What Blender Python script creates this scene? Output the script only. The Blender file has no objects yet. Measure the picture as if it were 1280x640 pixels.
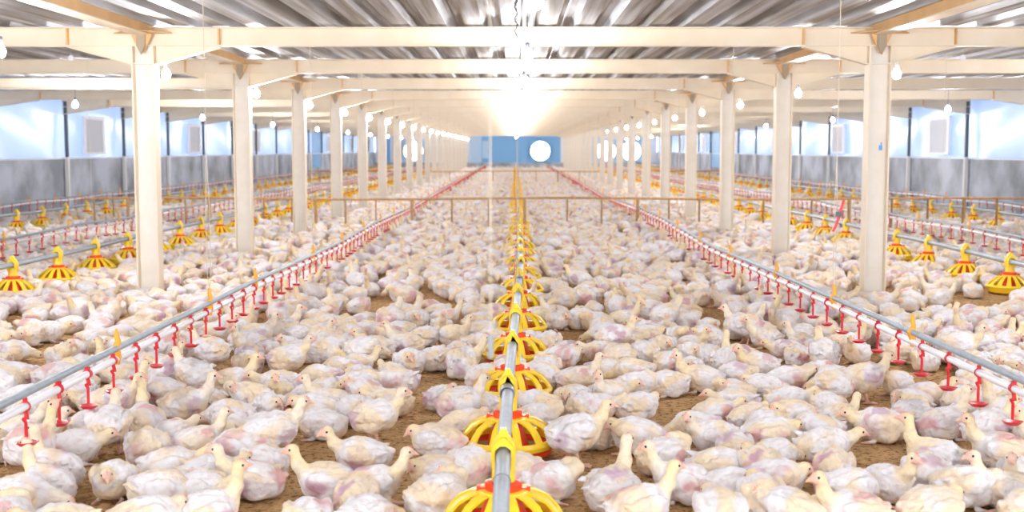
import bpy, math, random
import numpy as np
from mathutils import Vector, Matrix

random.seed(7)
rng = np.random.default_rng(11)
SC = bpy.context.scene
COL = SC.collection
R = math.radians

# ------------------------------------------------------------------ camera, world, exposure
F = 1500.0                      # focal length in pixels of the 1280 wide frame
CH = 1.25                       # camera height
PITCH, YAW = math.atan(133 / F), math.atan(5 / F)
cam = bpy.data.objects.new('camera', bpy.data.cameras.new('camera'))
COL.objects.link(cam)
cam.location = (0, 0, CH)
cam.rotation_euler = (math.pi / 2 - PITCH, 0, YAW)
cam.data.sensor_width = 36
cam.data.lens = 36 * F / 1280
cam.data.clip_end = 300
cam.data.dof.use_dof = True
cam.data.dof.focus_distance = 6.0
cam.data.dof.aperture_fstop = 3.4
SC.camera = cam

SC.view_settings.view_transform = 'Standard'
SC.view_settings.look = 'None'
SC.view_settings.gamma = 1
SC.view_settings.use_curve_mapping = False
SC.view_settings.exposure = 0.62
WORLD_STRENGTH = 2.9
BULB_STRENGTH = 900.0
CENTRE_BULB_STRENGTH = 230.0

w = bpy.data.worlds.new('world')
SC.world = w
w.use_nodes = True
bg = w.node_tree.nodes['Background']
bg.inputs[0].default_value = (0.86, 0.92, 1.0, 1)
bg.inputs[1].default_value = WORLD_STRENGTH

Rm = cam.rotation_euler.to_matrix()


def at(px, py, z=0.0):
    """the place in the shed seen at a pixel of the photo, at height z"""
    d = Rm @ Vector(((px - 640) / F, -(py - 320) / F, -1))
    t = (z - CH) / d.z
    return Vector((d.x * t, d.y * t, z))


def pix(x, y, z):
    v = Rm.transposed() @ Vector((x, y, z - CH))
    return 640 + F * v.x / -v.z, 320 - F * v.y / -v.z


# ------------------------------------------------------------------ materials
def mat(name, color=(.8, .8, .8), rough=.6, metal=0.0, emit=None, strength=0.0, spec=.5, noise=None, bump=None, ncol=None):
    m = bpy.data.materials.new(name)
    m.use_nodes = True
    nt = m.node_tree
    b = nt.nodes['Principled BSDF']
    b.inputs['Base Color'].default_value = (*color, 1)
    b.inputs['Roughness'].default_value = rough
    b.inputs['Metallic'].default_value = metal
    b.inputs['Specular IOR Level'].default_value = spec
    if emit:
        b.inputs['Emission Color'].default_value = (*emit, 1)
        b.inputs['Emission Strength'].default_value = strength
    if noise or bump:
        tc = nt.nodes.new('ShaderNodeTexCoord')
    if noise:
        n = nt.nodes.new('ShaderNodeTexNoise')
        n.inputs['Scale'].default_value = noise
        n.inputs['Detail'].default_value = 5
        nt.links.new(tc.outputs['Object'], n.inputs['Vector'])
        r = nt.nodes.new('ShaderNodeValToRGB')
        r.color_ramp.elements[0].position = .35
        r.color_ramp.elements[1].position = .65
        r.color_ramp.elements[0].color = (*(ncol or [c * .8 for c in color]), 1)
        r.color_ramp.elements[1].color = (*color, 1)
        nt.links.new(n.outputs['Fac'], r.inputs['Fac'])
        nt.links.new(r.outputs['Color'], b.inputs['Base Color'])
    if bump:
        n2 = nt.nodes.new('ShaderNodeTexNoise')
        n2.inputs['Scale'].default_value = bump[0]
        n2.inputs['Detail'].default_value = 3
        nt.links.new(tc.outputs['Object'], n2.inputs['Vector'])
        bp = nt.nodes.new('ShaderNodeBump')
        bp.inputs['Strength'].default_value = bump[1]
        bp.inputs['Distance'].default_value = bump[2]
        nt.links.new(n2.outputs['Fac'], bp.inputs['Height'])
        nt.links.new(bp.outputs['Normal'], b.inputs['Normal'])
    return m


M = {}
M['cream'] = mat('cream_paint', (.92, .81, .64), .5, noise=3, ncol=(.88, .75, .56))
M['cream_col'] = mat('cream_column_paint', (.88, .83, .76), .5, noise=6, ncol=(.84, .77, .67))
M['tan'] = mat('tan_paint', (.84, .53, .24), .5, noise=5, ncol=(.76, .46, .20))
M['olive'] = mat('dull_gusset_steel', (.40, .32, .22), .6)
M['galv'] = mat('galvanised_pipe', (.36, .42, .47), .42, metal=.15, noise=20, ncol=(.30, .35, .39))
M['white_pvc'] = mat('white_pvc', (.88, .87, .90), .3)
M['red'] = mat('red_plastic', (.68, .02, .03), .32)
M['orange_red'] = mat('orange_red_plastic', (.86, .06, .01), .3)
M['yellow'] = mat('yellow_plastic', (1.0, .68, .03), .35)
M['orange'] = mat('orange_plastic', (.95, .42, .03), .4)
M['steel'] = mat('grey_steel', (.30, .33, .36), .4, metal=.5)
M['dark'] = mat('dark_steel', (.10, .12, .12), .5)
M['rust'] = mat('rusty_rail', (.58, .36, .17), .75, noise=30, ncol=(.42, .23, .10))
M['cord'] = mat('pale_cord', (.70, .62, .48), .8)
M['wire'] = mat('thin_black_wire', (.12, .12, .14), .6)
M['socket'] = mat('lamp_socket', (.12, .12, .14), .5)
M['bulb'] = mat('lit_bulb', (1, 1, 1), .4, emit=(.97, .97, 1), strength=BULB_STRENGTH)
M['bulb_c'] = mat('lit_centre_bulb', (1, 1, 1), .4, emit=(.98, .97, 1), strength=CENTRE_BULB_STRENGTH)
M['post_white'] = mat('white_wall_post', (.80, .80, .78), .5)
M['inlet'] = mat('grey_inlet_flap', (.62, .64, .70), .6)
M['frame_white'] = mat('white_frame', (.86, .88, .92), .5)
M['blue'] = mat('blue_panel', (.22, .50, .86), .5)
M['pale_blue'] = mat('pale_blue_panel', (.50, .70, .92), .5)
M['day'] = mat('daylight_opening', (1, 1, 1), .5, emit=(.93, .97, 1), strength=6)
M['feed'] = mat('crumbled_feed', (.50, .36, .20), .95, noise=90, ncol=(.34, .23, .12), bump=(120, .8, .006))
M['black'] = mat('black_glossy', (.015, .012, .012), .15)
M['beak'] = mat('pale_pink_beak', (.85, .50, .36), .5)
M['comb'] = mat('red_comb', (.82, .30, .26), .6)
M['paint_blue'] = mat('blue_paint_mark', (.15, .42, .85), .6)


def floor_mat():
    m = bpy.data.materials.new('litter')
    m.use_nodes = True
    nt = m.node_tree
    b = nt.nodes['Principled BSDF']
    b.inputs['Roughness'].default_value = .95
    b.inputs['Specular IOR Level'].default_value = .1
    tc = nt.nodes.new('ShaderNodeTexCoord')

    def noise(s, d=6, rgh=.6):
        n = nt.nodes.new('ShaderNodeTexNoise')
        n.inputs['Scale'].default_value = s
        n.inputs['Detail'].default_value = d
        n.inputs['Roughness'].default_value = rgh
        nt.links.new(tc.outputs['Object'], n.inputs['Vector'])
        return n

    def ramp(src, e):
        r = nt.nodes.new('ShaderNodeValToRGB')
        r.color_ramp.elements[0].position = e[0][0]
        r.color_ramp.elements[0].color = (*e[0][1], 1)
        r.color_ramp.elements[1].position = e[1][0]
        r.color_ramp.elements[1].color = (*e[1][1], 1)
        nt.links.new(src, r.inputs['Fac'])
        return r
    a = ramp(noise(2.2).outputs['Fac'], ((.35, (.50, .29, .125)), (.65, (.74, .47, .23))))
    k = ramp(noise(34, 4, .7).outputs['Fac'], ((.38, (.36, .30, .22)), (.49, (1, 1, 1))))
    mx = nt.nodes.new('ShaderNodeMix')
    mx.data_type = 'RGBA'
    mx.blend_type = 'MULTIPLY'
    mx.inputs[0].default_value = 1
    nt.links.new(a.outputs['Color'], mx.inputs[6])
    nt.links.new(k.outputs['Color'], mx.inputs[7])
    nt.links.new(mx.outputs[2], b.inputs['Base Color'])
    bp = nt.nodes.new('ShaderNodeBump')
    bp.inputs['Strength'].default_value = .9
    bp.inputs['Distance'].default_value = .04
    nt.links.new(noise(22, 5, .65).outputs['Fac'], bp.inputs['Height'])
    nt.links.new(bp.outputs['Normal'], b.inputs['Normal'])
    return m


def concrete_mat():
    m = bpy.data.materials.new('stained_concrete')
    m.use_nodes = True
    nt = m.node_tree
    b = nt.nodes['Principled BSDF']
    b.inputs['Roughness'].default_value = .85
    tc = nt.nodes.new('ShaderNodeTexCoord')
    mp = nt.nodes.new('ShaderNodeMapping')
    mp.inputs['Scale'].default_value = (1, .8, .9)
    nt.links.new(tc.outputs['Object'], mp.inputs['Vector'])
    n = nt.nodes.new('ShaderNodeTexNoise')
    n.inputs['Scale'].default_value = 1.3
    n.inputs['Detail'].default_value = 7
    nt.links.new(mp.outputs['Vector'], n.inputs['Vector'])
    r = nt.nodes.new('ShaderNodeValToRGB')
    r.color_ramp.elements[0].position = .36
    r.color_ramp.elements[0].color = (.30, .32, .35, 1)
    r.color_ramp.elements[1].position = .62
    r.color_ramp.elements[1].color = (.60, .64, .72, 1)
    nt.links.new(n.outputs['Fac'], r.inputs['Fac'])
    nt.links.new(r.outputs['Color'], b.inputs['Base Color'])
    return m


def sheet_mat():
    """white plastic sheet that lets the daylight through"""
    m = bpy.data.materials.new('white_plastic_sheet')
    m.use_nodes = True
    nt = m.node_tree
    nt.nodes.remove(nt.nodes['Principled BSDF'])
    out = nt.nodes['Material Output']
    t = nt.nodes.new('ShaderNodeBsdfTranslucent')
    t.inputs['Color'].default_value = (.20, .265, .42, 1)
    d = nt.nodes.new('ShaderNodeBsdfDiffuse')
    d.inputs['Color'].default_value = (.60, .68, .82, 1)
    g = nt.nodes.new('ShaderNodeBsdfGlossy')
    g.inputs['Roughness'].default_value = .22
    a = nt.nodes.new('ShaderNodeMixShader')
    a.inputs[0].default_value = .45
    c = nt.nodes.new('ShaderNodeMixShader')
    c.inputs[0].default_value = .10
    nt.links.new(t.outputs[0], a.inputs[1])
    nt.links.new(d.outputs[0], a.inputs[2])
    nt.links.new(a.outputs[0], c.inputs[1])
    nt.links.new(g.outputs[0], c.inputs[2])
    nt.links.new(c.outputs[0], out.inputs['Surface'])
    return m


def roof_mat():
    m = mat('galvanised_roof_sheet', (.60, .62, .65), .50, metal=.35)
    nt = m.node_tree
    b = nt.nodes['Principled BSDF']
    tc = nt.nodes.new('ShaderNodeTexCoord')
    mp = nt.nodes.new('ShaderNodeMapping')
    mp.inputs['Scale'].default_value = (9, .25, 3)
    nt.links.new(tc.outputs['Object'], mp.inputs['Vector'])
    n = nt.nodes.new('ShaderNodeTexNoise')
    n.inputs['Scale'].default_value = 1.5
    n.inputs['Detail'].default_value = 4
    nt.links.new(mp.outputs['Vector'], n.inputs['Vector'])
    r = nt.nodes.new('ShaderNodeValToRGB')
    r.color_ramp.elements[0].position = .38
    r.color_ramp.elements[0].color = (.27, .25, .23, 1)
    r.color_ramp.elements[1].position = .60
    r.color_ramp.elements[1].color = (.60, .64, .71, 1)
    nt.links.new(n.outputs['Fac'], r.inputs['Fac'])
    nt.links.new(r.outputs['Color'], b.inputs['Base Color'])
    return m


def plumage_mat():
    m = bpy.data.materials.new('plumage')
    m.use_nodes = True
    nt = m.node_tree
    b = nt.nodes['Principled BSDF']
    b.inputs['Roughness'].default_value = .85
    b.inputs['Specular IOR Level'].default_value = .15
    at_ = nt.nodes.new('ShaderNodeAttribute')
    at_.attribute_name = 'Col'
    nt.links.new(at_.outputs['Color'], b.inputs['Base Color'])
    tc = nt.nodes.new('ShaderNodeTexCoord')
    n = nt.nodes.new('ShaderNodeTexNoise')
    n.inputs['Scale'].default_value = 42
    n.inputs['Detail'].default_value = 7
    n.inputs['Roughness'].default_value = .6
    nt.links.new(tc.outputs['Object'], n.inputs['Vector'])
    bp = nt.nodes.new('ShaderNodeBump')
    bp.inputs['Strength'].default_value = 1.0
    bp.inputs['Distance'].default_value = .013
    nt.links.new(n.outputs['Fac'], bp.inputs['Height'])
    nt.links.new(bp.outputs['Normal'], b.inputs['Normal'])
    return m


M['litter'] = floor_mat()
M['concrete'] = concrete_mat()
M['sheet'] = sheet_mat()
M['roof'] = roof_mat()
M['plumage'] = plumage_mat()


# ------------------------------------------------------------------ mesh helpers
class MB:
    def __init__(s):
        s.v, s.f, s.m, s.mats, s.cur = [], [], [], [], 0

    def use(s, m):
        if m not in s.mats:
            s.mats.append(m)
        s.cur = s.mats.index(m)
        return s

    def add(s, vs, fs):
        o = len(s.v)
        s.v += [tuple(v) for v in vs]
        for f in fs:
            s.f.append(tuple(i + o for i in f))
            s.m.append(s.cur)
        return s

    def box(s, x0, x1, y0, y1, z0, z1):
        vs = [(x, y, z) for x in (x0, x1) for y in (y0, y1) for z in (z0, z1)]
        return s.add(vs, [(0, 1, 3, 2), (4, 6, 7, 5), (0, 4, 5, 1), (2, 3, 7, 6), (0, 2, 6, 4), (1, 5, 7, 3)])

    def prism(s, poly, axis, a, b):
        """poly of 2D points extruded along axis 'x','y' or 'z' from a to b"""
        def P(p, t):
            if axis == 'x':
                return (t, p[0], p[1])
            if axis == 'y':
                return (p[0], t, p[1])
            return (p[0], p[1], t)
        n = len(poly)
        vs = [P(p, a) for p in poly] + [P(p, b) for p in poly]
        fs = [tuple(range(n))[::-1], tuple(range(n, 2 * n))]
        fs += [(i, (i + 1) % n, n + (i + 1) % n, n + i) for i in range(n)]
        return s.add(vs, fs)

    def tube(s, pts, r, n=8, cap=True):
        pts = [Vector(p) for p in pts]
        rr = r if isinstance(r, (list, tuple)) else [r] * len(pts)
        vs, prev = [], None
        for i, p in enumerate(pts):
            t = (pts[min(i + 1, len(pts) - 1)] - pts[max(i - 1, 0)]).normalized()
            if prev is None:
                a = t.cross(Vector((0, 0, 1)))
                if a.length < .05:
                    a = t.cross(Vector((1, 0, 0)))
            else:
                a = prev - t * prev.dot(t)
            a.normalize()
            prev = a
            b = t.cross(a)
            for k in range(n):
                q = 2 * math.pi * k / n
                vs.append(p + (a * math.cos(q) + b * math.sin(q)) * rr[i])
        fs = []
        for i in range(len(pts) - 1):
            for k in range(n):
                fs.append((i * n + k, i * n + (k + 1) % n, (i + 1) * n + (k + 1) % n, (i + 1) * n + k))
        if cap:
            fs.append(tuple(range(n))[::-1])
            fs.append(tuple(range((len(pts) - 1) * n, len(pts) * n)))
        return s.add(vs, fs)

    def lathe(s, prof, n=16, c=(0, 0, 0), a0=0.0, a1=2 * math.pi):
        full = abs(a1 - a0 - 2 * math.pi) < 1e-6
        m = n if full else n + 1
        vs = []
        for r, z in prof:
            for k in range(m):
                q = a0 + (a1 - a0) * k / n
                vs.append((c[0] + r * math.cos(q), c[1] + r * math.sin(q), c[2] + z))
        fs = []
        for i in range(len(prof) - 1):
            for k in range(n):
                k2 = (k + 1) % m
                fs.append((i * m + k, i * m + k2, (i + 1) * m + k2, (i + 1) * m + k))
        return s.add(vs, fs)

    def strip(s, pts, dirs, wdt, th):
        """flat bar of width wdt (along dirs) and thickness th following pts"""
        vs, n = [], len(pts)
        pts = [Vector(p) for p in pts]
        for i, p in enumerate(pts):
            t = (pts[min(i + 1, n - 1)] - pts[max(i - 1, 0)]).normalized()
            d = Vector(dirs).normalized()
            u = t.cross(d).normalized()
            ww = wdt[i] if isinstance(wdt, (list, tuple)) else wdt
            for a, b in ((-1, -1), (1, -1), (1, 1), (-1, 1)):
                vs.append(p + d * (a * ww / 2) + u * (b * th / 2))
        fs = [(3, 2, 1, 0), tuple((n - 1) * 4 + k for k in range(4))]
        for i in range(n - 1):
            for k in range(4):
                fs.append((i * 4 + k, i * 4 + (k + 1) % 4, (i + 1) * 4 + (k + 1) % 4, (i + 1) * 4 + k))
        return s.add(vs, fs)

    def mesh(s, name, smooth=False):
        me = bpy.data.meshes.new(name)
        me.from_pydata(s.v, [], s.f)
        for m in s.mats:
            me.materials.append(m)
        if len(s.mats) > 1:
            me.polygons.foreach_set('material_index', s.m)
        if smooth:
            me.shade_smooth()
            try:
                me.set_sharp_from_angle(angle=R(42))
            except Exception:
                pass
        me.update()
        return me

    def build(s, name, parent=None, smooth=False, loc=(0, 0, 0)):
        return link(name, s.mesh(name, smooth), parent, loc)


def link(name, me, parent=None, loc=(0, 0, 0)):
    o = bpy.data.objects.new(name, me)
    COL.objects.link(o)
    o.location = loc
    if parent:
        o.parent = parent
    return o


def tag(o, label=None, cat=None, group=None, kind=None):
    if label:
        o['label'] = label
    if cat:
        o['category'] = cat
    if group:
        o['group'] = group
    if kind:
        o['kind'] = kind
    return o


KIDS = {}


def root(name, loc, label, cat, group=None):
    return tag(link(name, None, None, loc), label, cat, group)


def dup(o, parent=None):
    c = o.copy()
    COL.objects.link(c)
    c.parent = parent
    for ch in o.children:
        dup(ch, c)
    return c


ORD = ('first second third fourth fifth sixth seventh eighth ninth tenth eleventh twelfth thirteenth fourteenth fifteenth sixteenth '
       'seventeenth eighteenth nineteenth twentieth').split()
ORD += ['twenty-' + w_ for w_ in ORD[:9]] + ['thirtieth'] + ['thirty-' + w_ for w_ in ORD[:9]] + ['fortieth']

# ------------------------------------------------------------------ the setting
D0, S, NF = 9.95, 3.5, 19           # first portal frame, bay length, number of frames
XL, XR, XW = -3.05, 2.97, 9.0       # column rows and side walls
YE, YB = 77.0, -1.0                 # far end wall, unseen end behind the camera left open to let sky light in
BT, BB = 2.245, 2.092               # cross beam top and underside
FR = [D0 + S * k for k in range(NF)]

fl = MB().use(M['litter'])
fl.add([(-XW, YB, 0), (XW, YB, 0), (XW, YE, 0), (-XW, YE, 0)], [(0, 1, 2, 3)])
tag(fl.build('floor'), kind='structure')

ro = MB().use(M['roof'])
prof = []
x = -XW - .1
while x < XW + .1:
    prof += [(x, 2.265), (x + .13, 2.265), (x + .155, 2.335), (x + .185, 2.335), (x + .192, 2.343), (x + .205, 2.335), (x + .26, 2.335), (x + .285, 2.265)]
    x += .30
n = len(prof)
ro.add([(a, YB, z) for a, z in prof] + [(a, YE, z) for a, z in prof] +
       [(a, YB, z + .004) for a, z in prof] + [(a, YE, z + .004) for a, z in prof],
       [(i, i + 1, n + i + 1, n + i) for i in range(n - 1)] + [(2 * n + i, 3 * n + i, 3 * n + i + 1, 2 * n + i + 1) for i in range(n - 1)])
tag(ro.build('ceiling'), kind='structure')

for side, sx in (('left', -1), ('right', 1)):
    mb = MB().use(M['concrete'])
    mb.box(sx * XW, sx * (XW + .15), YB, YE, 0, 1.07)
    wl = tag(mb.build('wall_' + side), kind='structure')
    ps = MB().use(M['sheet'])
    ny, nz = 240, 6
    vs, fs = [], []
    for i in range(ny + 1):
        y = YB + (YE - YB) * i / ny
        for j in range(nz + 1):
            z = 1.06 + 1.22 * j / nz
            vs.append((sx * (XW + .05 + .012 * math.sin(y * 2.1 + j) + .010 * math.sin(y * 5.3 + 2 * j)), y, z))
    for i in range(ny):
        for j in range(nz):
            a = i * (nz + 1) + j
            fs.append((a, a + 1, a + nz + 2, a + nz + 1))
    ps.add(vs, fs)
    tag(ps.build('plastic_sheet', wl, smooth=True), 'white plastic sheet above the concrete')
    cp = MB().use(M['frame_white'])
    cp.box(sx * (XW - .03), sx * (XW + .02), YB, YE, 1.06, 1.085)
    cp.build('sill_strip', wl)

# far end wall with blue panels
we = MB().use(M['frame_white'])
we.box(-XW, XW, YE, YE + .1, 0, 2.34)
wend = tag(we.build('wall_back'), kind='structure')
we = MB().use(M['concrete'])
we.box(-XW, XW, YE - .03, YE, 0, .42)
we.build('concrete_plinth', wend)


def endpanel(x0, x1, m, z0=.43, z1=2.1, t=.03):
    b = MB().use(m)
    b.box(x0, x1, YE - t, YE - .002, z0, z1)
    return b.build('wall_panel', wend)


endpanel(-2.95, -2.2, M['pale_blue'])
endpanel(-2.2, 2.85, M['blue'])
endpanel(-2.15, -1.75, M['pale_blue'], .7, 1.8, .05)
for x0 in (-8.6, -4.3, 4.0, 8.0):
    endpanel(x0, x0 + .55, M['blue'])
for x0 in (-7.9, -5.4, -3.6, 3.2, 4.8, 5.2):
    endpanel(x0, x0 + .3, M['pale_blue'])

# ------------------------------------------------------------------ portal frames
def make_column(x, y):
    r = root('steel_column', (x, y, 0), '', 'column', 'steel columns carrying the roof')
    for sx in (-1, 1):
        b = MB().use(M['cream'])
        b.box(sx * .085 - .006, sx * .085 + .006, -.07, .07, 0, 2.09)
        b.build('flange', r)
    b = MB().use(M['cream_col'])
    b.box(-.079, .079, -.005, .005, 0, 2.09)
    b.box(-.079, .079, -.068, .068, 1.945, 1.955)
    b.build('web', r)
    b = MB().use(M['cream_col'])
    b.box(-.13, .13, -.11, .11, 0, .015)
    b.build('base_plate', r)
    g = MB().use(M['tan'])
    g.prism([(-.079, 2.20), (-.079, 2.17), (-.008, 2.03), (.0, 2.20)], 'y', -.075, -.055)
    g.prism([(.079, 2.20), (.079, 2.17), (.008, 2.03), (.0, 2.20)], 'y', -.075, -.055)
    g.build('gusset', r)
    g = MB().use(M['olive'])
    g.prism([(-.035, 2.25), (.035, 2.25), (.035, 2.09), (0, 2.02), (-.035, 2.09)], 'y', -.10, -.078)
    g.build('gusset', r)
    return r


c0 = make_column(XL, FR[0])
cols = []
for side, X in (('left', XL), ('right', XR)):
    for k, y in enumerate(FR):
        c = c0 if (k == 0 and X == XL) else dup(c0)
        c.location = (X, y, 0)
        c['label'] = f'cream steel column, {ORD[k]} from the camera in the {side}-side row'
        cols.append(c)
paint = MB().use(M['paint_blue'])
paint.box(.02, .05, -.0065, -.005, 1.245, 1.285)
paint.box(.035, .045, -.0065, -.005, 1.285, 1.31)
pm = paint.build('paint_mark', cols[NF])
tag(pm, 'small blue paint mark')
cols[NF]['label'] = 'cream steel column with a small blue paint mark, frontmost of the right-side row'
cols[0]['label'] = 'cream steel column, frontmost of the left-side row, beside yellow feeder pans'


def make_beam():
    r = root('cross_beam', (0, FR[0], 0), '', 'beam', 'cross beams under the roof')
    b = MB().use(M['cream'])
    b.box(-XW, XW, -.005, .005, BB, BT)
    b.build('web', r)
    for z in (BB, BT - .01):
        b = MB().use(M['cream'])
        b.box(-XW, XW, -.05, .05, z, z + .01)
        b.build('flange', r)
    for X in (XL, XR, -XW, XW):
        for s in (-1, 1):
            if abs(X + s * .2) > XW:
                continue
            L = .62 if abs(X) < XW - .1 else .95
            e = .09 if abs(X) < XW - .1 else 0
            b = MB().use(M['cream'])
            b.prism([(X + s * e, BB), (X + s * L, BB), (X + s * e, 1.95)], 'y', -.005, .005)
            b.prism([(X + s * e, 1.95), (X + s * L, BB), (X + s * L, BB - .01), (X + s * e, 1.94)], 'y', -.05, .05)
            b.build('haunch', r)
            b = MB().use(M['tan'])
            b.box(X + s * L - .006, X + s * L + .006, -.048, -.005, BB + .01, BT - .01)
            b.build('stiffener_plate', r)
    return r


b0 = make_beam()
for k, y in enumerate(FR):
    b = b0 if k == 0 else dup(b0)
    b.location = (0, y, 0)
    b['label'] = f'cream steel cross beam spanning the shed over the {ORD[k]} pair of columns'

for side, X in (('left', XL), ('right', XR)):
    r = root('roof_beam', (X, YB, 2.19), f'tan steel beam running lengthwise along the {side}-side column row', 'beam')
    b = MB().use(M['tan'])
    b.box(-.055, .055, 0, YE - YB, 0, .075)
    b.build('web', r)
    b = MB().use(M['cream'])
    b.box(-.065, .065, 0, YE - YB, -.010, -.001)
    b.build('flange', r)
    for k, y in enumerate(FR):
        g = MB().use(M['tan'])
        for s in (-1, 1):
            g.prism([(s * .05, y - YB - .32), (s * .05, y - YB - .03), (s * .24, y - YB - .03)], 'z', .002, .012)
        g.build('gusset', r)

# wall posts and air inlets
for side, sx in (('left', -1), ('right', 1)):
    pr = None
    for k, y in enumerate(FR):
        if k < 2:
            continue
        if pr is None:
            pr = root('wall_post', (0, 0, 0), '', 'post', 'posts along the side walls')
            b = MB().use(M['dark'])
            b.box(-.03, .03, -.03, .03, 1.10, 2.2)
            b.build('upper_post', pr)
            b = MB().use(M['post_white'])
            b.box(-.035, .035, -.045, .045, 0, 1.10)
            b.build('lower_post', pr)
            c = pr
        else:
            c = dup(pr)
        c.location = (sx * (XW - .06), y, 0)
        c['label'] = f'dark-topped white post against the {side}-side wall beside the {ORD[k]} cross beam'
    pr = None
    for k in range(7):
        y = 25.6 + 8 * k
        if pr is None:
            pr = root('air_inlet', (0, 0, 0), '', 'vent', 'air inlets in the side walls')
            b = MB().use(M['frame_white'])
            for a in ((-.62, -.5, 1.15, 1.95), (.5, .62, 1.15, 1.95), (-.5, .5, 1.88, 1.95), (-.5, .5, 1.15, 1.19)):
                b.box(-.03, .03, *a)
            b.build('frame', pr)
            b = MB().use(M['inlet'])
            b.box(-.015, .015, -.5, .5, 1.19, 1.88)
            b.build('flap', pr)
            c = pr
        else:
            c = dup(pr)
        c.location = (sx * (XW - .02), y, 0)
        c['label'] = f'grey flap air inlet in white frame, {ORD[k]} along the {side}-side wall'
# blue curtain strips on the side walls
for side, sx in (('left', -1), ('right', 1)):
    b = MB().use(M['blue'])
    b.box(sx * (XW - .02), sx * (XW + .0), 53.2, 56.0, .45, 2.1)
    tag(b.build('blue_curtain'), f'tall blue curtain strip hanging on the {side}-side wall far down the shed', 'curtain')

# exhaust fans in the end wall
for i, (X, nm) in enumerate(((1.55, 'in the blue panel at the shed end'), (-6.55, 'behind the columns on the left-side of the end wall'),
                             (5.75, 'behind the columns on the right-side of the end wall'),
                             (7.35, 'beside the corner of the right-side end wall'))):
    r = root('exhaust_fan', (X, YE - .13, 1.16), f'round bright exhaust fan opening {nm}', 'fan')
    b = MB().use(M['frame_white'])
    sq = [(math.cos(q), math.sin(q)) for q in [2 * math.pi * (k + .5) / 24 for k in range(24)]]
    outer = [(.74 * c / max(abs(c), abs(s_)), .74 * s_ / max(abs(c), abs(s_))) for c, s_ in sq]
    inner = [(.61 * c, .61 * s_) for c, s_ in sq]
    b.add([(a, 0, c) for a, c in outer] + [(a, 0, c) for a, c in inner] + [(a, .05, c) for a, c in inner],
          [(k, (k + 1) % 24, 24 + (k + 1) % 24, 24 + k) for k in range(24)] + [(24 + k, 24 + (k + 1) % 24, 48 + (k + 1) % 24, 48 + k) for k in range(24)])
    b.use(M['blue' if i == 0 else 'pale_blue'])
    b.cur = len(b.mats) - 1
    b.m = [b.cur if j < 24 else 0 for j in range(len(b.f))]
    for a0_, a1_, c0_, c1_ in ((-.74, .74, .70, .74), (-.74, .74, -.74, -.70), (-.74, -.70, -.70, .70), (.70, .74, -.70, .70)):
        b.add([(x_, y__, z_) for x_ in (a0_, a1_) for y__ in (.0, .128) for z_ in (c0_, c1_)], [(0, 1, 3, 2), (4, 6, 7, 5), (0, 4, 5, 1), (2, 3, 7, 6), (0, 2, 6, 4), (1, 5, 7, 3)])
    b.build('housing', r)
    b = MB().use(M['day'])
    b.add([(0, .045, 0)] + [(a, .045, c) for a, c in inner], [(0, 1 + k, 1 + (k + 1) % 24) for k in range(24)])
    b.build('opening', r)


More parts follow.
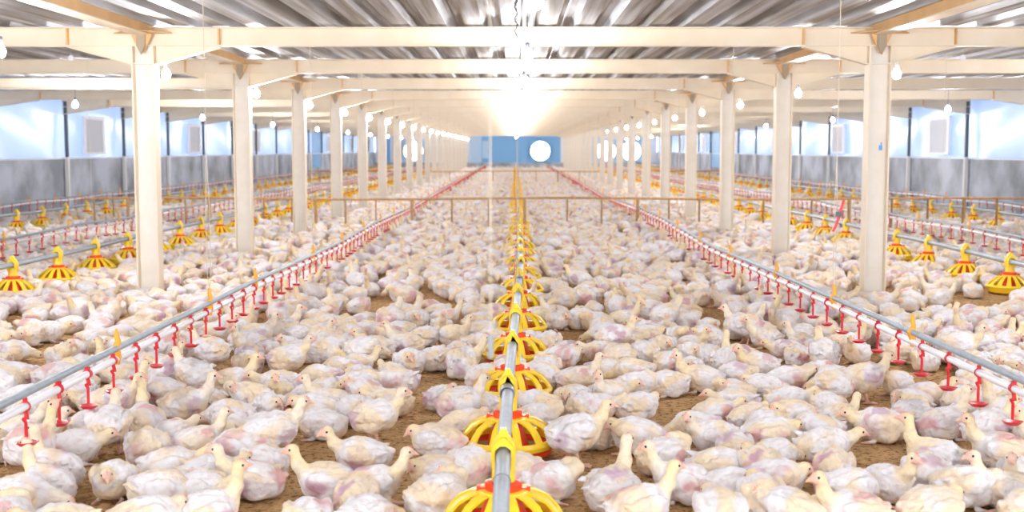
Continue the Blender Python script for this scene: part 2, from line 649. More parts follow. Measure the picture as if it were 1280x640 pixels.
# ------------------------------------------------------------------ feeder lines
def pan_parts(red_dish):
    """meshes of one pan feeder, origin on the litter below the pipe"""
    P = {}
    b = MB().use(M['orange_red' if red_dish else 'yellow'])
    b.lathe([(.0, .012), (.12, .012), (.168, .030), (.186, .062), (.190, .062), (.180, .022), (.13, .0), (.0, .0)], 28)
    P['dish'] = b.mesh('dish', True)
    b = MB().use(M['feed'])
    b.lathe([(.05, .040), (.12, .030), (.166, .034)], 24)
    P['feed'] = b.mesh('feed', True)
    b = MB().use(M['yellow'])
    b.lathe([(.176, .056), (.176, .084), (.192, .086), (.200, .070), (.193, .052), (.176, .056)], 32)
    b.lathe([(.045, .168), (.080, .166), (.086, .158), (.045, .156)], 20)
    ns = 14 if not red_dish else 12
    for k in range(ns):
        q = 2 * math.pi * (k + .5) / ns
        c, s_ = math.cos(q), math.sin(q)
        prof_ = ((.060, .162), (.11, .153), (.148, .134), (.174, .106), (.186, .085), (.191, .066)) if red_dish else \
                ((.060, .160), (.095, .148), (.130, .126), (.160, .102), (.182, .080), (.191, .066))
        pts = [(r_ * c, r_ * s_, z_) for r_, z_ in prof_]
        b.strip(pts, (-s_, c, 0), ([.034, .032, .030, .030, .034, .044] if red_dish else [.024, .026, .030, .036, .044, .056]), .009)
    P['grill'] = b.mesh('grill', True)
    b = MB().use(M['orange_red'])
    b.lathe([(.088, .012), (.086, .05), (.068, .11), (.050, .150)], 20)
    P['feed_cone'] = b.mesh('feed_cone', True)
    b = MB().use(M['orange_red'])
    b.lathe([(.040, .160), (.060, .162), (.060, .188), (.040, .194)], 20)
    b.box(-.082, -.054, -.010, .010, .163, .172)
    b.box(.054, .082, -.010, .010, .163, .172)
    b.box(-.086, -.074, -.014, .014, .160, .178)
    b.box(.074, .086, -.014, .014, .160, .178)
    P['collar'] = b.mesh('collar', True)
    b = MB().use(M['yellow'])
    b.lathe([(.042, .180), (.038, .195), (.036, .262)], 12)
    # saddle holding the pipe: two cheeks, pitched hood with rounded finial
    hood = [(-.036, .235), (-.040, .285), (-.036, .318), (-.014, .345), (0, .352), (.014, .345), (.036, .318), (.040, .285), (.036, .235),
            (.029, .235), (.029, .300), (.010, .322), (-.010, .322), (-.029, .300), (-.029, .235)]
    for y0, y1, sc in ((-.040, -.015, .90), (-.015, .015, 1.0), (.015, .040, .90)):
        hp = [(a * sc, .235 + (z - .235) * (sc if z > .3 else 1)) for a, z in hood]
        nn = len(hp)
        vs = [(a, y0, z) for a, z in hp] + [(a, y1, z) for a, z in hp]
        fs = [(i, (i + 1) % nn, nn + (i + 1) % nn, nn + i) for i in range(nn)]
        for i in range(4):
            for o_ in (0, nn):
                fs.append(tuple(o_ + q for q in (i, i + 1, 14 - i - 1 if i < 4 else 0, 14 - i)))
                fs.append(tuple(o_ + q for q in (8 - i, 8 - i - 1, 9 + i + 1 if i < 3 else 11, 9 + i)) if i < 3 else tuple(o_ + q for q in (4, 5, 11, 12)))
        b.add(vs, fs)
    b.prism([(-.018, .338), (.018, .338), (.010, .362), (-.010, .362)], 'y', -.018, .018)
    P['pipe_saddle'] = b.mesh('pipe_saddle', True)
    return P


PZ = .285


def interp(tab, v):
    return float(np.interp(v, [a for a, _ in tab], [b for _, b in tab]))


CX = [(0, -.05), (3, -.042), (4.5, -.038), (7, 0), (10, .04), (18, .06), (30, .02), (77, 0)]
red_pan, yel_pan = pan_parts(True), pan_parts(False)
pans_xy = []


def feeder_line(X, y0, step, label, parts, ystart, wob=None):
    r = root('feeder_line', (0, 0, 0), label, 'feeder')
    fx = (lambda y: interp(wob, y)) if wob else (lambda y: X + .03 * math.sin(y * .23 + X))
    b = MB().use(M['galv'])
    ys = list(np.arange(ystart, YE - 1.5, 1.0))
    b.tube([(fx(y), y, PZ + .006 * math.sin(y * 1.3 + X)) for y in ys], .0238, 12)
    b.build('feed_pipe', r, True)
    k = 0
    y = y0
    proto = None
    while y < YE - 2:
        near = y < 34
        if near:
            e = link('feeder_pan', parts['grill'], r, (fx(y), y, 0))
            for nm in ('dish', 'feed', 'feed_cone', 'collar', 'pipe_saddle'):
                link(nm, parts[nm], e)
        else:
            if proto is None:
                mb = MB()
                for nm, me in parts.items():
                    mb.use(me.materials[0])
                    mb.add([v.co[:] for v in me.vertices], [tuple(p.vertices) for p in me.polygons])
                proto = mb.mesh('feeder_pan_far')
            e = link('feeder_pan', proto, r, (fx(y), y, 0))
        e.rotation_euler.z = random.uniform(-.15, .15) if not near else random.uniform(-.06, .06)
        pans_xy.append((fx(y), y))
        y += step
        k += 1
    return r, fx


cl, cfx = feeder_line(0, 3.77, 1.05, 'central feeder line, galvanised pipe over yellow pans with red dishes, down the middle', red_pan, 2.0, CX)
# steel pipe brackets and wire loops on the central pipe
for y in (4.72, 8.9, 15.6):
    b = MB().use(M['steel'])
    b.lathe([(.027, -.03), (.031, -.03), (.031, .03), (.027, .03)], 14)
    o = b.build('pipe_bracket', cl, True, (cfx(y), y, PZ))
    o.rotation_euler.x = math.pi / 2
for y in (3.42,):
    b = MB().use(M['wire'])
    b.lathe([(.0255, -.002), (.028, 0), (.0255, .002)], 14)
    o = b.build('wire_loop', cl, True, (cfx(y), y, PZ))
    o.rotation_euler.x = math.pi / 2

f1l, _ = feeder_line(-4.2, 9.02, 1.0, 'yellow pan feeder line just outside the left-side column row', yel_pan, 6.5)
f1r, _ = feeder_line(4.28, 9.34, 1.05, 'yellow pan feeder line just outside the right-side column row', yel_pan, 6.5)
f2l, _ = feeder_line(-7.5, 17.97, 1.0, 'outermost yellow pan feeder line on the left-side, near the wall', yel_pan, 15)
f2r, _ = feeder_line(7.5, 18.6, 1.02, 'outermost yellow pan feeder line on the right-side, near the wall', yel_pan, 15)


# ------------------------------------------------------------------ nipple drinker lines
def nipple_mesh():
    b = MB().use(M['red'])
    # saddle clip round the white pipe
    b.lathe([(.0150, -.010), (.0190, -.010), (.0190, .010), (.0150, .010), (.0150, -.010)], 12)
    vs = [(x_, z_, -y_) for x_, y_, z_ in b.v]      # turn the ring so its axis lies along y
    b.v = [(x_, z_, y_) for (x_, y_, z_) in b.v]
    # clip lug, zigzag neck, stem
    b.box(-.008, .008, -.008, .008, .016, .030)
    b.tube([(0, 0, -.015), (.004, 0, -.036), (-.006, 0, -.048), (0, 0, -.060), (0, 0, -.122)], [.008, .0085, .0085, .006, .006], 8)
    b.box(-.012, .012, -.005, .005, -.048, -.040)
    # drip cup: shallow leaf shaped dish
    out = [(-.038, -.014), (-.020, -.032), (.020, -.032), (.042, -.008), (.042, .008), (.020, .032), (-.020, .032), (-.038, .014)]
    n_ = len(out)
    vs = [(a, c, -.128) for a, c in out] + [(a * .6, c * .6, -.143) for a, c in out] + [(a * .88, c * .88, -.128) for a, c in out] + [(a * .5, c * .5, -.138) for a, c in out]
    fs = []
    for i in range(n_):
        j = (i + 1) % n_
        fs += [(i, j, n_ + j, n_ + i), (2 * n_ + i, 3 * n_ + i, 3 * n_ + j, 2 * n_ + j), (i, 2 * n_ + i, 2 * n_ + j, j)]
    fs += [tuple(range(n_, 2 * n_)), tuple(range(3 * n_, 4 * n_))[::-1]]
    b.add(vs, fs)
    return b.mesh('nipple_drinker', True)


def clip_mesh():
    b = MB().use(M['orange'])
    b.tube([(0, 0, -.072), (.004, 0, -.04), (-.006, 0, 0), (.006, 0, .03), (0, 0, .055), (0, 0, .085)], [.010, .017, .020, .013, .012, .006], 8)
    return b.mesh('hanger_clip', True)


NIP, CLIP = nipple_mesh(), clip_mesh()
ZT = {'l': [(0, .385), (4.5, .385), (8, .375), (11.6, .335), (15, .35), (20, .30), (26, .33), (77, .33)],
      'r': [(0, .38), (4.6, .38), (8.8, .345), (11.6, .31), (15.8, .37), (18.4, .36), (26.6, .27), (40, .31), (77, .30)]}
XT = {'l': [(0, -1.75), (10, -1.75), (77, -1.85)], 'r': [(0, 1.92), (77, 1.9)]}
cups = {}


def drinker_line(key, X, y0, step, label, ystart, clips, xt=None, zt=None, gaps=3.5):
    r = root('drinker_line', (0, 0, 0), label, 'drinker')
    fx = (lambda y: interp(xt, y)) if xt else (lambda y: X)
    fz = (lambda y: interp(zt, y)) if zt else (lambda y: .375 - .012 * (1 - math.cos(2 * math.pi * y / 3.5)))
    ys = list(np.arange(ystart, YE - 1.5, .7))
    b = MB().use(M['galv'])
    b.tube([(fx(y), y, fz(y)) for y in ys], .0150, 10)
    b.build('support_pipe', r, True)
    b = MB().use(M['white_pvc'])
    b.tube([(fx(y), y, fz(y) - .047) for y in ys], .0150, 10)
    b.build('water_pipe', r, True)
    rest = []
    y = y0
    k = 0
    while y < YE - 2:
        p = (fx(y), y, fz(y) - .047)
        if k < 100:
            o = link('nipple_drinker', NIP, r, p)
            o.rotation_euler.z = random.uniform(-.7, .7)
            if key in 'lr':
                cups.setdefault(key, []).append((p[0], y))
        else:
            rest.append(p)
        y += step
        k += 1
    if rest:
        v = np.array([q.co[:] for q in NIP.vertices])
        fcs = [tuple(q.vertices) for q in NIP.polygons]
        b = MB().use(M['red'])
        for p in rest:
            b.add((v + np.array(p)).tolist(), fcs)
        tag(b.build('nipple_row', r), kind='stuff')
    for y in clips:
        o = link('hanger_clip', CLIP, r, (fx(y), y, fz(y)))
        tag(o, 'orange plastic clip')
    return r, fx, fz


lx, lfx, lfz = drinker_line('l', 0, 4.21, .312, 'red nipple drinker line between the central feeder and the left-side columns', 1.8,
                            [5.2, 6.8, 8.0] + [10.3 + 1.75 * k for k in range(24)], XT['l'], ZT['l'])
rx, rfx, rfz = drinker_line('r', 0, 4.57, .347, 'red nipple drinker line between the central feeder and the right-side columns', 1.8,
                            [5.76, 7.2, 8.8] + [10.7 + 1.75 * k for k in range(24)], XT['r'], ZT['r'])
drinker_line('a', -5.14, 11.6, .34, 'drinker line between the two yellow feeder lines on the left-side', 8, [12 + 1.75 * k for k in range(24)])
drinker_line('b', 5.2, 11.6, .34, 'drinker line between the two yellow feeder lines on the right-side', 8, [12 + 1.75 * k for k in range(24)])
drinker_line('c', -8.45, 19, .36, 'drinker line running closest to the left-side wall', 15, [19.6 + 1.2 * k for k in range(28)])
drinker_line('d', 8.3, 19, .36, 'drinker line running closest to the right-side wall', 15, [19.6 + 1.2 * k for k in range(28)])


# ------------------------------------------------------------------ hanging cords
def cord(x, y, z0, label, r=.0022, m='cord', dbl=0.0, extra=None):
    e = root('suspension_wire', (x, y, z0), label, 'cord', 'cords hanging from the roof')
    b = MB().use(M[m])
    if dbl:
        for s in (-1, 1):
            b.tube([(0, 0, 0), (s * dbl * .5, 0, .10), (s * dbl * .5, 0, .45), (0, 0, .75), (0, 0, 2.27 - z0)], r, 5)
    else:
        b.tube([(0, 0, 0), (0, 0, 2.31 - z0)], r, 5)
    b.build('cord', e)
    if extra:
        extra(e)
    return e


for k in range(14):
    y = 6.8 + S * k
    cord(lfx(y), y, lfz(y) + .08, f'pale cord holding the left-side drinker line, {ORD[k]} along it', dbl=.022 if k == 0 else 0, r=.0022 + .0006 * (k > 2))
    y = 7.2 + S * k
    cord(rfx(y), y, rfz(y) + .08, f'pale cord holding the right-side drinker line, {ORD[k]} along it', dbl=.016 if k == 0 else 0, r=.0022 + .0006 * (k > 2))


def hook(e):
    b = MB().use(M['steel'])
    b.tube([(0, 0, .16), (-.012, 0, .11), (-.016, 0, .04), (-.012, 0, -.0)], .003, 6)
    b.tube([(0, 0, .16), (.012, 0, .11), (.016, 0, .04), (.022, 0, -.0)], .003, 6)
    b.box(-.008, .008, -.005, .005, .12, .19)
    b.build('hook', e)


for k, y in enumerate((8.9, 15.6, 22.6)):
    cord(cfx(y) - .02, y, PZ + .03, f'grey cord with steel hook on the central feeder pipe, {ORD[k]} along it', r=.003, m='galv', extra=hook)


def plug(e):
    b = MB().use(M['steel'])
    b.tube([(0, 0, -.035), (0, 0, .0), (0, 0, .01)], [.005, .006, .002], 8)
    b.build('weight', e)


cord(-.047, 2.2, .90, 'cord with a small grey weight hanging in front of the central feeder', r=.0012, extra=plug)
p = at(92, 122, 1.55)


def pulley(e):
    b = MB().use(M['frame_white'])
    b.lathe([(.0, -.012), (.026, -.012), (.030, -.006), (.022, 0), (.030, .006), (.026, .012), (0, .012)], 12)
    o = b.build('pulley', e, True, (0, 0, 0))
    o.rotation_euler.x = math.pi / 2


for (px, py, d, lab) in ((94, 74, 12.4, 'cord with white pulley beyond the left-side front column'),
                         (1197, 74, 12.4, 'cord with pulley hanging outside the right-side front column')):
    X = (px - 645) * d / F
    cord(X, d, CH + (187 - py) * d / F, lab, r=.002, extra=pulley)
    cord(X * 1.01, d + .6, .5, lab.replace('white pulley', 'no pulley').replace('pulley', 'no pulley').replace('beyond', 'just behind the pulley cord, beyond'), r=.0022)


def strap(e):
    b = MB().use(M['red'])
    b.strip([(0, 0, .0), (.012, 0, .06), (.030, 0, .12)], (0, 1, 0), .014, .016)
    b.strip([(0, 0, .0), (-.030, 0, -.07)], (0, 1, 0), .012, .014)
    b.build('strap', e)
    b = MB().use(M['dark'])
    b.box(-.012, .016, -.012, .012, .02, .05)
    b.build('buckle', e)


strap(root('ratchet_strap', (rfx(7.2) + .01, 7.18, .83), 'red strap with black buckle on the cord beside the blue-marked column', 'strap'))

# black cable bundle and conduit near the ridge line
b = MB().use(M['wire'])
pts = [(.0 + .010 * math.sin(k * 1.7), 8.2 + .006 * math.sin(k * 2.3), 2.27 - k * .022) for k in range(13)]
b.tube(pts, .005, 6)
pts = [(.002 + .014 * math.sin(k * 2.1 + 1), 8.2 + .01 * math.cos(k * 1.9), 2.27 - k * .020) for k in range(11)]
b.tube(pts, .003, 6)
tag(b.build('cable_bundle'), 'twisted dark cables hanging from the roof before the frontmost cross beam', 'cable')
b = MB().use(M['frame_white'])
b.tube([(.12, YB + 1, 2.235), (.12, D0 - .06, 2.235)], .010, 8)
tag(b.build('conduit'), 'white conduit pipe along the middle of the roof underside', 'pipe')

# ------------------------------------------------------------------ lamps
def bulb_proto(key, r_, drop):
    e = link('hanging_lamp', None)
    b = MB().use(M['wire'])
    b.tube([(0, 0, 0), (0, 0, drop)], .0025, 5)
    b.build('cord', e)
    b = MB().use(M['socket'])
    b.lathe([(0, .0), (.016, .0), (.018, -.01), (.016, -.05), (0, -.05)], 10)
    b.build('socket', e, True)
    b = MB().use(M[key])
    prof_ = [(.012, -.045), (r_ * .62, -.062), (r_ * .94, -.062 - r_ * .55), (r_, -.062 - r_), (r_ * .85, -.062 - 1.55 * r_), (r_ * .45, -.062 - 1.92 * r_), (0, -.062 - 2.02 * r_)]
    b.lathe(prof_, 10)
    b.build('bulb', e, True)
    return e


def put_bulb(proto, used, x_, y_, z_, label, group):
    e = dup(proto) if used[0] else proto
    used[0] = True
    e.location = (x_, y_, z_)
    tag(e, label, 'lamp', group)


pc, uc = bulb_proto('bulb_c', .045, .20), [False]
pb, ub = bulb_proto('bulb', .036, .30), [False]
for k in range(-2, NF):
    y = 9.55 + S * k
    put_bulb(pc, uc, .09 - .003 * k, y, 2.09, 'bright bulb in the central ceiling row, ' +
             (f'hanging just before the {ORD[k]} cross beam' if k >= 0 else f'out of view overhead, {ORD[-k - 1]} behind the first beam'), 'central row of bulbs')
for side, sx in (('left', -1), ('right', 1)):
    for k in range(-3, NF):
        y = 10.1 + S * k
        X = sx * (3.17 if sx > 0 else 2.92)
        if sx < 0 and k < 0:
            y, X = 7.75 + 3.5 * (k + 1), -3.3
        put_bulb(pb, ub, X, y, 1.97, f'lit bulb beside the {side}-side column row, ' + (f'next to the {ORD[k]} column' if k >= 0 else ('just nearer than its frontmost column' if k == -1 else f'out of view, {ORD[-k - 1]} before the columns')), 'bulbs beside the columns')
    for k in range(-1, 9):
        y = 16.3 + 6.6 * k if sx < 0 else 18.2 + 6.6 * k
        X = sx * 5.95 if sx < 0 else 6.5
        put_bulb(pb, ub, X, y, 1.95, f'lit bulb over the outer {side}-side bay, ' + (f'{ORD[k]} along the shed' if k >= 0 else 'out of view above the camera'), 'bulbs over the outer bays')

# ------------------------------------------------------------------ fences
def fence(y, xs, z, x0, x1, label):
    r = root('rail_fence', (0, y, 0), label, 'fence')
    b = MB().use(M['rust'])
    nseg = 14
    b.tube([(x0 + (x1 - x0) * k / nseg, .0, z + .012 * math.sin(k * 1.1)) for k in range(nseg + 1)], .020, 6)
    b.build('rail', r)
    for i, X in enumerate(xs):
        b = MB().use(M['rust'])
        wv = .022 if i % 3 == 2 else .012
        b.box(X - wv, X + wv, -.03, -.018, 0, z)
        b.box(X - wv, X - wv + .006, -.03, .01, 0, z)
        b.build('post', r)


D1 = 18.3
fence(D1, [(q - 645) * D1 / F for q in (118, 142, 160, 198, 232, 262, 330, 365, 395, 432, 470, 515, 565, 611, 656, 709, 752, 797, 836, 874, 914, 954, 1014, 1061, 1114, 1159, 1204, 1245)],
      .505, -6.6, 7.9, 'rusty brown rail fence crossing the shed, frontmost of two')
fence(41.7, [-6.8 + .75 * k for k in range(19)], .50, -7.2, 7.2, 'rusty brown rail fence crossing the shed, farther of two')


# ------------------------------------------------------------------ chickens: a signed distance field meshed at several sizes
def smin(a, b, k):
    h = np.clip(.5 + .5 * (b - a) / k, 0, 1)
    return b * (1 - h) + a * h - k * h * (1 - h)


def ell(Pt, c, r, pitch=0.0, yaw=0.0):
    q = Pt - np.array(c)
    if yaw:
        cy, sy = math.cos(yaw), math.sin(yaw)
        q = np.stack([q[..., 0] * cy + q[..., 1] * sy, -q[..., 0] * sy + q[..., 1] * cy, q[..., 2]], -1)
    if pitch:
        cp_, sp = math.cos(pitch), math.sin(pitch)
        q = np.stack([q[..., 0] * cp_ + q[..., 2] * sp, q[..., 1], -q[..., 0] * sp + q[..., 2] * cp_], -1)
    r = np.array(r)
    k0 = np.linalg.norm(q / r, axis=-1)
    k1 = np.linalg.norm(q / (r * r), axis=-1) + 1e-9
    return k0 * (k0 - 1) / k1


def rcone(Pt, a, b, ra, rb):
    a, b = np.array(a), np.array(b)
    ab = b - a
    t = np.clip(((Pt - a) @ ab) / (ab @ ab), 0, 1)
    return np.linalg.norm(Pt - a - t[..., None] * ab, axis=-1) - (ra + (rb - ra) * t)


def V(*a):
    return np.array(a, float)


# pose: body height, body pitch, neck chain, head centre, head direction, legs
POSES = {
    'sit_up':   dict(z=.070, p=.10, neck=[(.066, 0, .095), (.096, 0, .135), (.106, 0, .165)], head=(.114, 0, .186), hd=(1, .05, -.12)),
    'sit_look': dict(z=.069, p=.06, neck=[(.066, 0, .090), (.100, .004, .115), (.116, .010, .146)], head=(.124, .014, .162), hd=(.8, .6, -.15)),
    'sit_mid':  dict(z=.068, p=.02, neck=[(.070, 0, .080), (.108, 0, .098)], head=(.133, 0, .116), hd=(1, 0, -.25)),
    'sit_low':  dict(z=.066, p=-.06, neck=[(.072, .0, .066), (.112, .008, .056)], head=(.140, .012, .044), hd=(1, .1, -.45)),
    'sit_back': dict(z=.070, p=.05, neck=[(.062, .0, .092), (.092, .030, .118), (.072, .050, .132)], head=(.050, .055, .128), hd=(-.8, .45, -.3)),
    'tuck':     dict(z=.072, p=.05, neck=[(.062, 0, .090), (.080, .01, .104)], head=(.092, .012, .116), hd=(.8, .5, -.5)),
    'stand_up': dict(z=.122, p=.13, neck=[(.064, 0, .146), (.096, 0, .178), (.106, 0, .206)], head=(.115, 0, .224), hd=(1, 0, -.1), legs='stand'),
    'stand_low': dict(z=.122, p=-.16, neck=[(.070, 0, .112), (.118, .004, .098)], head=(.148, .006, .082), hd=(1, 0, -.8), legs='stand'),
    'drink':    dict(z=.118, p=.30, neck=[(.058, 0, .160), (.082, 0, .200), (.090, 0, .245)], head=(.096, 0, .266), hd=(.7, 0, .7), legs='stand'),
    'leg_out':  dict(z=.068, p=.08, neck=[(.068, 0, .090), (.102, 0, .130), (.114, 0, .160)], head=(.122, 0, .180), hd=(1, 0, -.1), legs='out'),
    'neck_up':  dict(z=.070, p=.16, neck=[(.060, 0, .098), (.084, 0, .145), (.090, 0, .188)], head=(.096, 0, .210), hd=(1, 0, .15)),
}


def field(Pt, po, seed):
    rs = np.random.default_rng(seed)
    z, p = po['z'], po['p']
    wf = 1 + .06 * rs.normal()
    f = ell(Pt, (-.010, 0, z), (.090, .068 * wf, .064), -p)
    f = smin(f, ell(Pt, (.030, 0, z + .002 + .04 * p), (.060, .062 * wf, .060), -p), .03)
    f = smin(f, ell(Pt, (-.060, 0, z - .012 - .06 * p), (.050, .054 * wf, .046), -p), .03)
    # tail tuft
    f = smin(f, rcone(Pt, (-.085, 0, z + .012 - .08 * p), (-.116, .004, z + .026 - .10 * p), .026, .009), .018)
    f = smin(f, rcone(Pt, (-.090, .012, z + .006 - .08 * p), (-.110, .022, z + .010 - .10 * p), .018, .006), .010)
    f = smin(f, rcone(Pt, (-.090, -.012, z + .006 - .08 * p), (-.108, -.022, z + .008 - .10 * p), .018, .006), .010)
    # thighs
    tz = z - .030
    for s in (-1, 1):
        f = smin(f, ell(Pt, (-.018, s * .048, tz), (.044, .028, .032), .2), .014)
    # wings: shoulder, fold and primaries
    for s in (-1, 1):
        dz = .004 * rs.normal()
        w = ell(Pt, (.006, s * .061 * wf, z + .016 + dz), (.066, .021, .038), -p + .22, s * -.07)
        w = smin(w, rcone(Pt, (.030, s * .060 * wf, z + .004), (-.070, s * .052 * wf, z + .012 - .07 * p), .018, .007), .010)
        w = smin(w, rcone(Pt, (-.01, s * .064 * wf, z - .008), (-.082, s * .046 * wf, z - .004 - .08 * p), .013, .005), .007)
        f = smin(f, w, .003)
    # feather lumps
    d = 0
    for i in range(7):
        k = rs.normal(size=3)
        k = k / np.linalg.norm(k) * rs.uniform(55, 150)
        d = d + np.sin(Pt @ k + rs.uniform(0, 6.28))
    f = f + .0008 * d
    d = 0
    for i in range(6):
        k = rs.normal(size=3) * (.7, 1, 1)
        k = k / np.linalg.norm(k) * rs.uniform(170, 330)
        d = d + np.sin(Pt @ k + rs.uniform(0, 6.28))
    f = f + .0007 * d * np.clip((Pt[..., 2] - .02) / .03, 0, 1)
    # rows of wing feathers
    wm = np.clip((np.abs(Pt[..., 1]) - .040) / .012, 0, 1) * np.clip((.055 - Pt[..., 0]) / .02, 0, 1) * np.clip((Pt[..., 0] + .10) / .02, 0, 1)
    ph = (Pt[..., 2] - z) * 300 + Pt[..., 0] * 95 + 1.5 * np.sin(Pt[..., 0] * 60 + seed)
    f = f - .0019 * wm * np.abs(np.sin(ph * .5)) + .001 * wm
    # ragged tufts
    for i in range(22):
        sg = rs.choice((-1, 1))
        a0 = V(rs.uniform(-.085, .02), sg * rs.uniform(.02, .062), z + rs.uniform(.0, .045) - rs.uniform(0, .02))
        b0 = a0 + V(-rs.uniform(.018, .034), sg * rs.uniform(-.004, .012), rs.uniform(-.006, .012))
        f = smin(f, rcone(Pt, a0, b0, .0115, .0035), .0025)
    # neck and head
    n = [V(*q) for q in po['neck']]
    rad = np.linspace(.030, .0172, len(n))
    if len(n) == 2:
        rad = [.036, .024]
    nk = rcone(Pt, n[0] - V(.02, 0, .01), n[0], .038, rad[0])
    for i in range(len(n) - 1):
        nk = smin(nk, rcone(Pt, n[i], n[i + 1], rad[i], rad[i + 1]), .008)
    h = V(*po['head'])
    hd = V(*po['hd']) / np.linalg.norm(po['hd'])
    nk = smin(nk, rcone(Pt, n[-1], h, rad[-1], .019), .008)
    hy, hp_ = math.atan2(hd[1], hd[0]), math.atan2(hd[2], math.hypot(hd[0], hd[1]))
    nk = smin(nk, ell(Pt, h + hd * .004, (.027, .0185, .0205), hp_, hy), .006)
    f = smin(f, nk, .016)
    # legs
    kind = po.get('legs')
    if kind == 'stand':
        for s, dx in ((-1, .012), (1, -.014)):
            f = smin(f, rcone(Pt, (-.012 + dx * .5, s * .036, z - .040), (-.020 + dx, s * .036, .060), .024, .013), .012)
            f = smin(f, rcone(Pt, (-.020 + dx, s * .036, .062), (-.004 + dx, s * .038, .010), .0085, .0075), .005)
            for a in (-.5, 0, .5):
                f = smin(f, rcone(Pt, (-.004 + dx, s * .038, .008), (-.004 + dx + .045 * math.cos(a), s * .038 + .045 * math.sin(a), .005), .0065, .004), .003)
            f = smin(f, rcone(Pt, (-.004 + dx, s * .038, .008), (-.026 + dx, s * .038, .005), .006, .004), .003)
    elif kind == 'out':
        f = smin(f, rcone(Pt, (.030, -.046, .030), (.070, -.060, .018), .018, .010), .010)
        f = smin(f, rcone(Pt, (.070, -.060, .018), (.125, -.066, .014), .008, .007), .004)
        for a in (-.45, 0, .4):
            f = smin(f, rcone(Pt, (.125, -.066, .012), (.125 + .042 * math.cos(a), -.066 + .042 * math.sin(a), .007), .0065, .004), .003)
    else:
        for s in (-1, 1):
            f = smin(f, rcone(Pt, (.030, s * .040, .010), (.085, s * .046, .007), .008, .004), .004)
    f = np.maximum(f, .001 - Pt[..., 2])
    return f


def nets(po, seed, h):
    """surface nets: vertices (n,3) and quads (m,4)"""
    lo, hi = V(-.165, -.105, -.012), V(.205, .105, .305)
    ax = [np.arange(lo[i], hi[i] + h, h) for i in range(3)]
    G = np.stack(np.meshgrid(*ax, indexing='ij'), -1)
    f = field(G, po, seed)
    nx, ny, nz = f.shape
    ins = f < 0
    cs = np.zeros((nx - 1, ny - 1, nz - 1), int)
    acc = np.zeros((nx - 1, ny - 1, nz - 1, 3))
    cnt = np.zeros((nx - 1, ny - 1, nz - 1))
    corners = [(i, j, k) for i in (0, 1) for j in (0, 1) for k in (0, 1)]

    def sub(a, c):
        return a[c[0]:nx - 1 + c[0], c[1]:ny - 1 + c[1], c[2]:nz - 1 + c[2]]
    for c in corners:
        cs += sub(ins, c)
    act = (cs > 0) & (cs < 8)
    for c in corners:
        for a in range(3):
            if c[a] == 0:
                e = list(c)
                e[a] = 1
                fa, fb = sub(f, c), sub(f, e)
                cr = (fa < 0) != (fb < 0)
                t = np.where(cr, fa / (fa - fb + 1e-12), 0)
                p_ = np.zeros(fa.shape + (3,)) + np.array(c)
                p_[..., a] += t
                acc += np.where(cr[..., None], p_, 0)
                cnt += cr
    idx = -np.ones(act.shape, int)
    idx[act] = np.arange(act.sum())
    ii = np.argwhere(act)
    Vv = lo + (ii + acc[act] / cnt[act][:, None]) * h
    quads = []
    for a in range(3):
        b, c = (a + 1) % 3, (a + 2) % 3
        s0 = [slice(None)] * 3
        s1 = [slice(None)] * 3
        s0[a], s1[a] = slice(0, -1), slice(1, None)
        A, B = ins[tuple(s0)], ins[tuple(s1)]
        cr = np.argwhere(A != B)
        cr = cr[(cr[:, b] > 0) & (cr[:, c] > 0)]
        ok = (cr[:, b] < f.shape[b] - 1) & (cr[:, c] < f.shape[c] - 1)
        cr = cr[ok]
        fl_ = A[tuple(cr.T)]
        o = []
        for db, dc in ((-1, -1), (0, -1), (0, 0), (-1, 0)):
            q = cr.copy()
            q[:, b] += db
            q[:, c] += dc
            o.append(idx[tuple(q.T)])
        Q = np.stack(o, 1)
        Q[~fl_] = Q[~fl_][:, ::-1]
        quads.append(Q)
    return Vv, np.concatenate(quads)


WHITE, YEL, FACE, LEG = V(.91, .88, .88), V(.95, .70, .34), V(.86, .52, .42), V(.84, .50, .38)
PINKS = [V(.74, .38, .40), V(.64, .38, .47), V(.80, .46, .43), V(.64, .46, .58)]


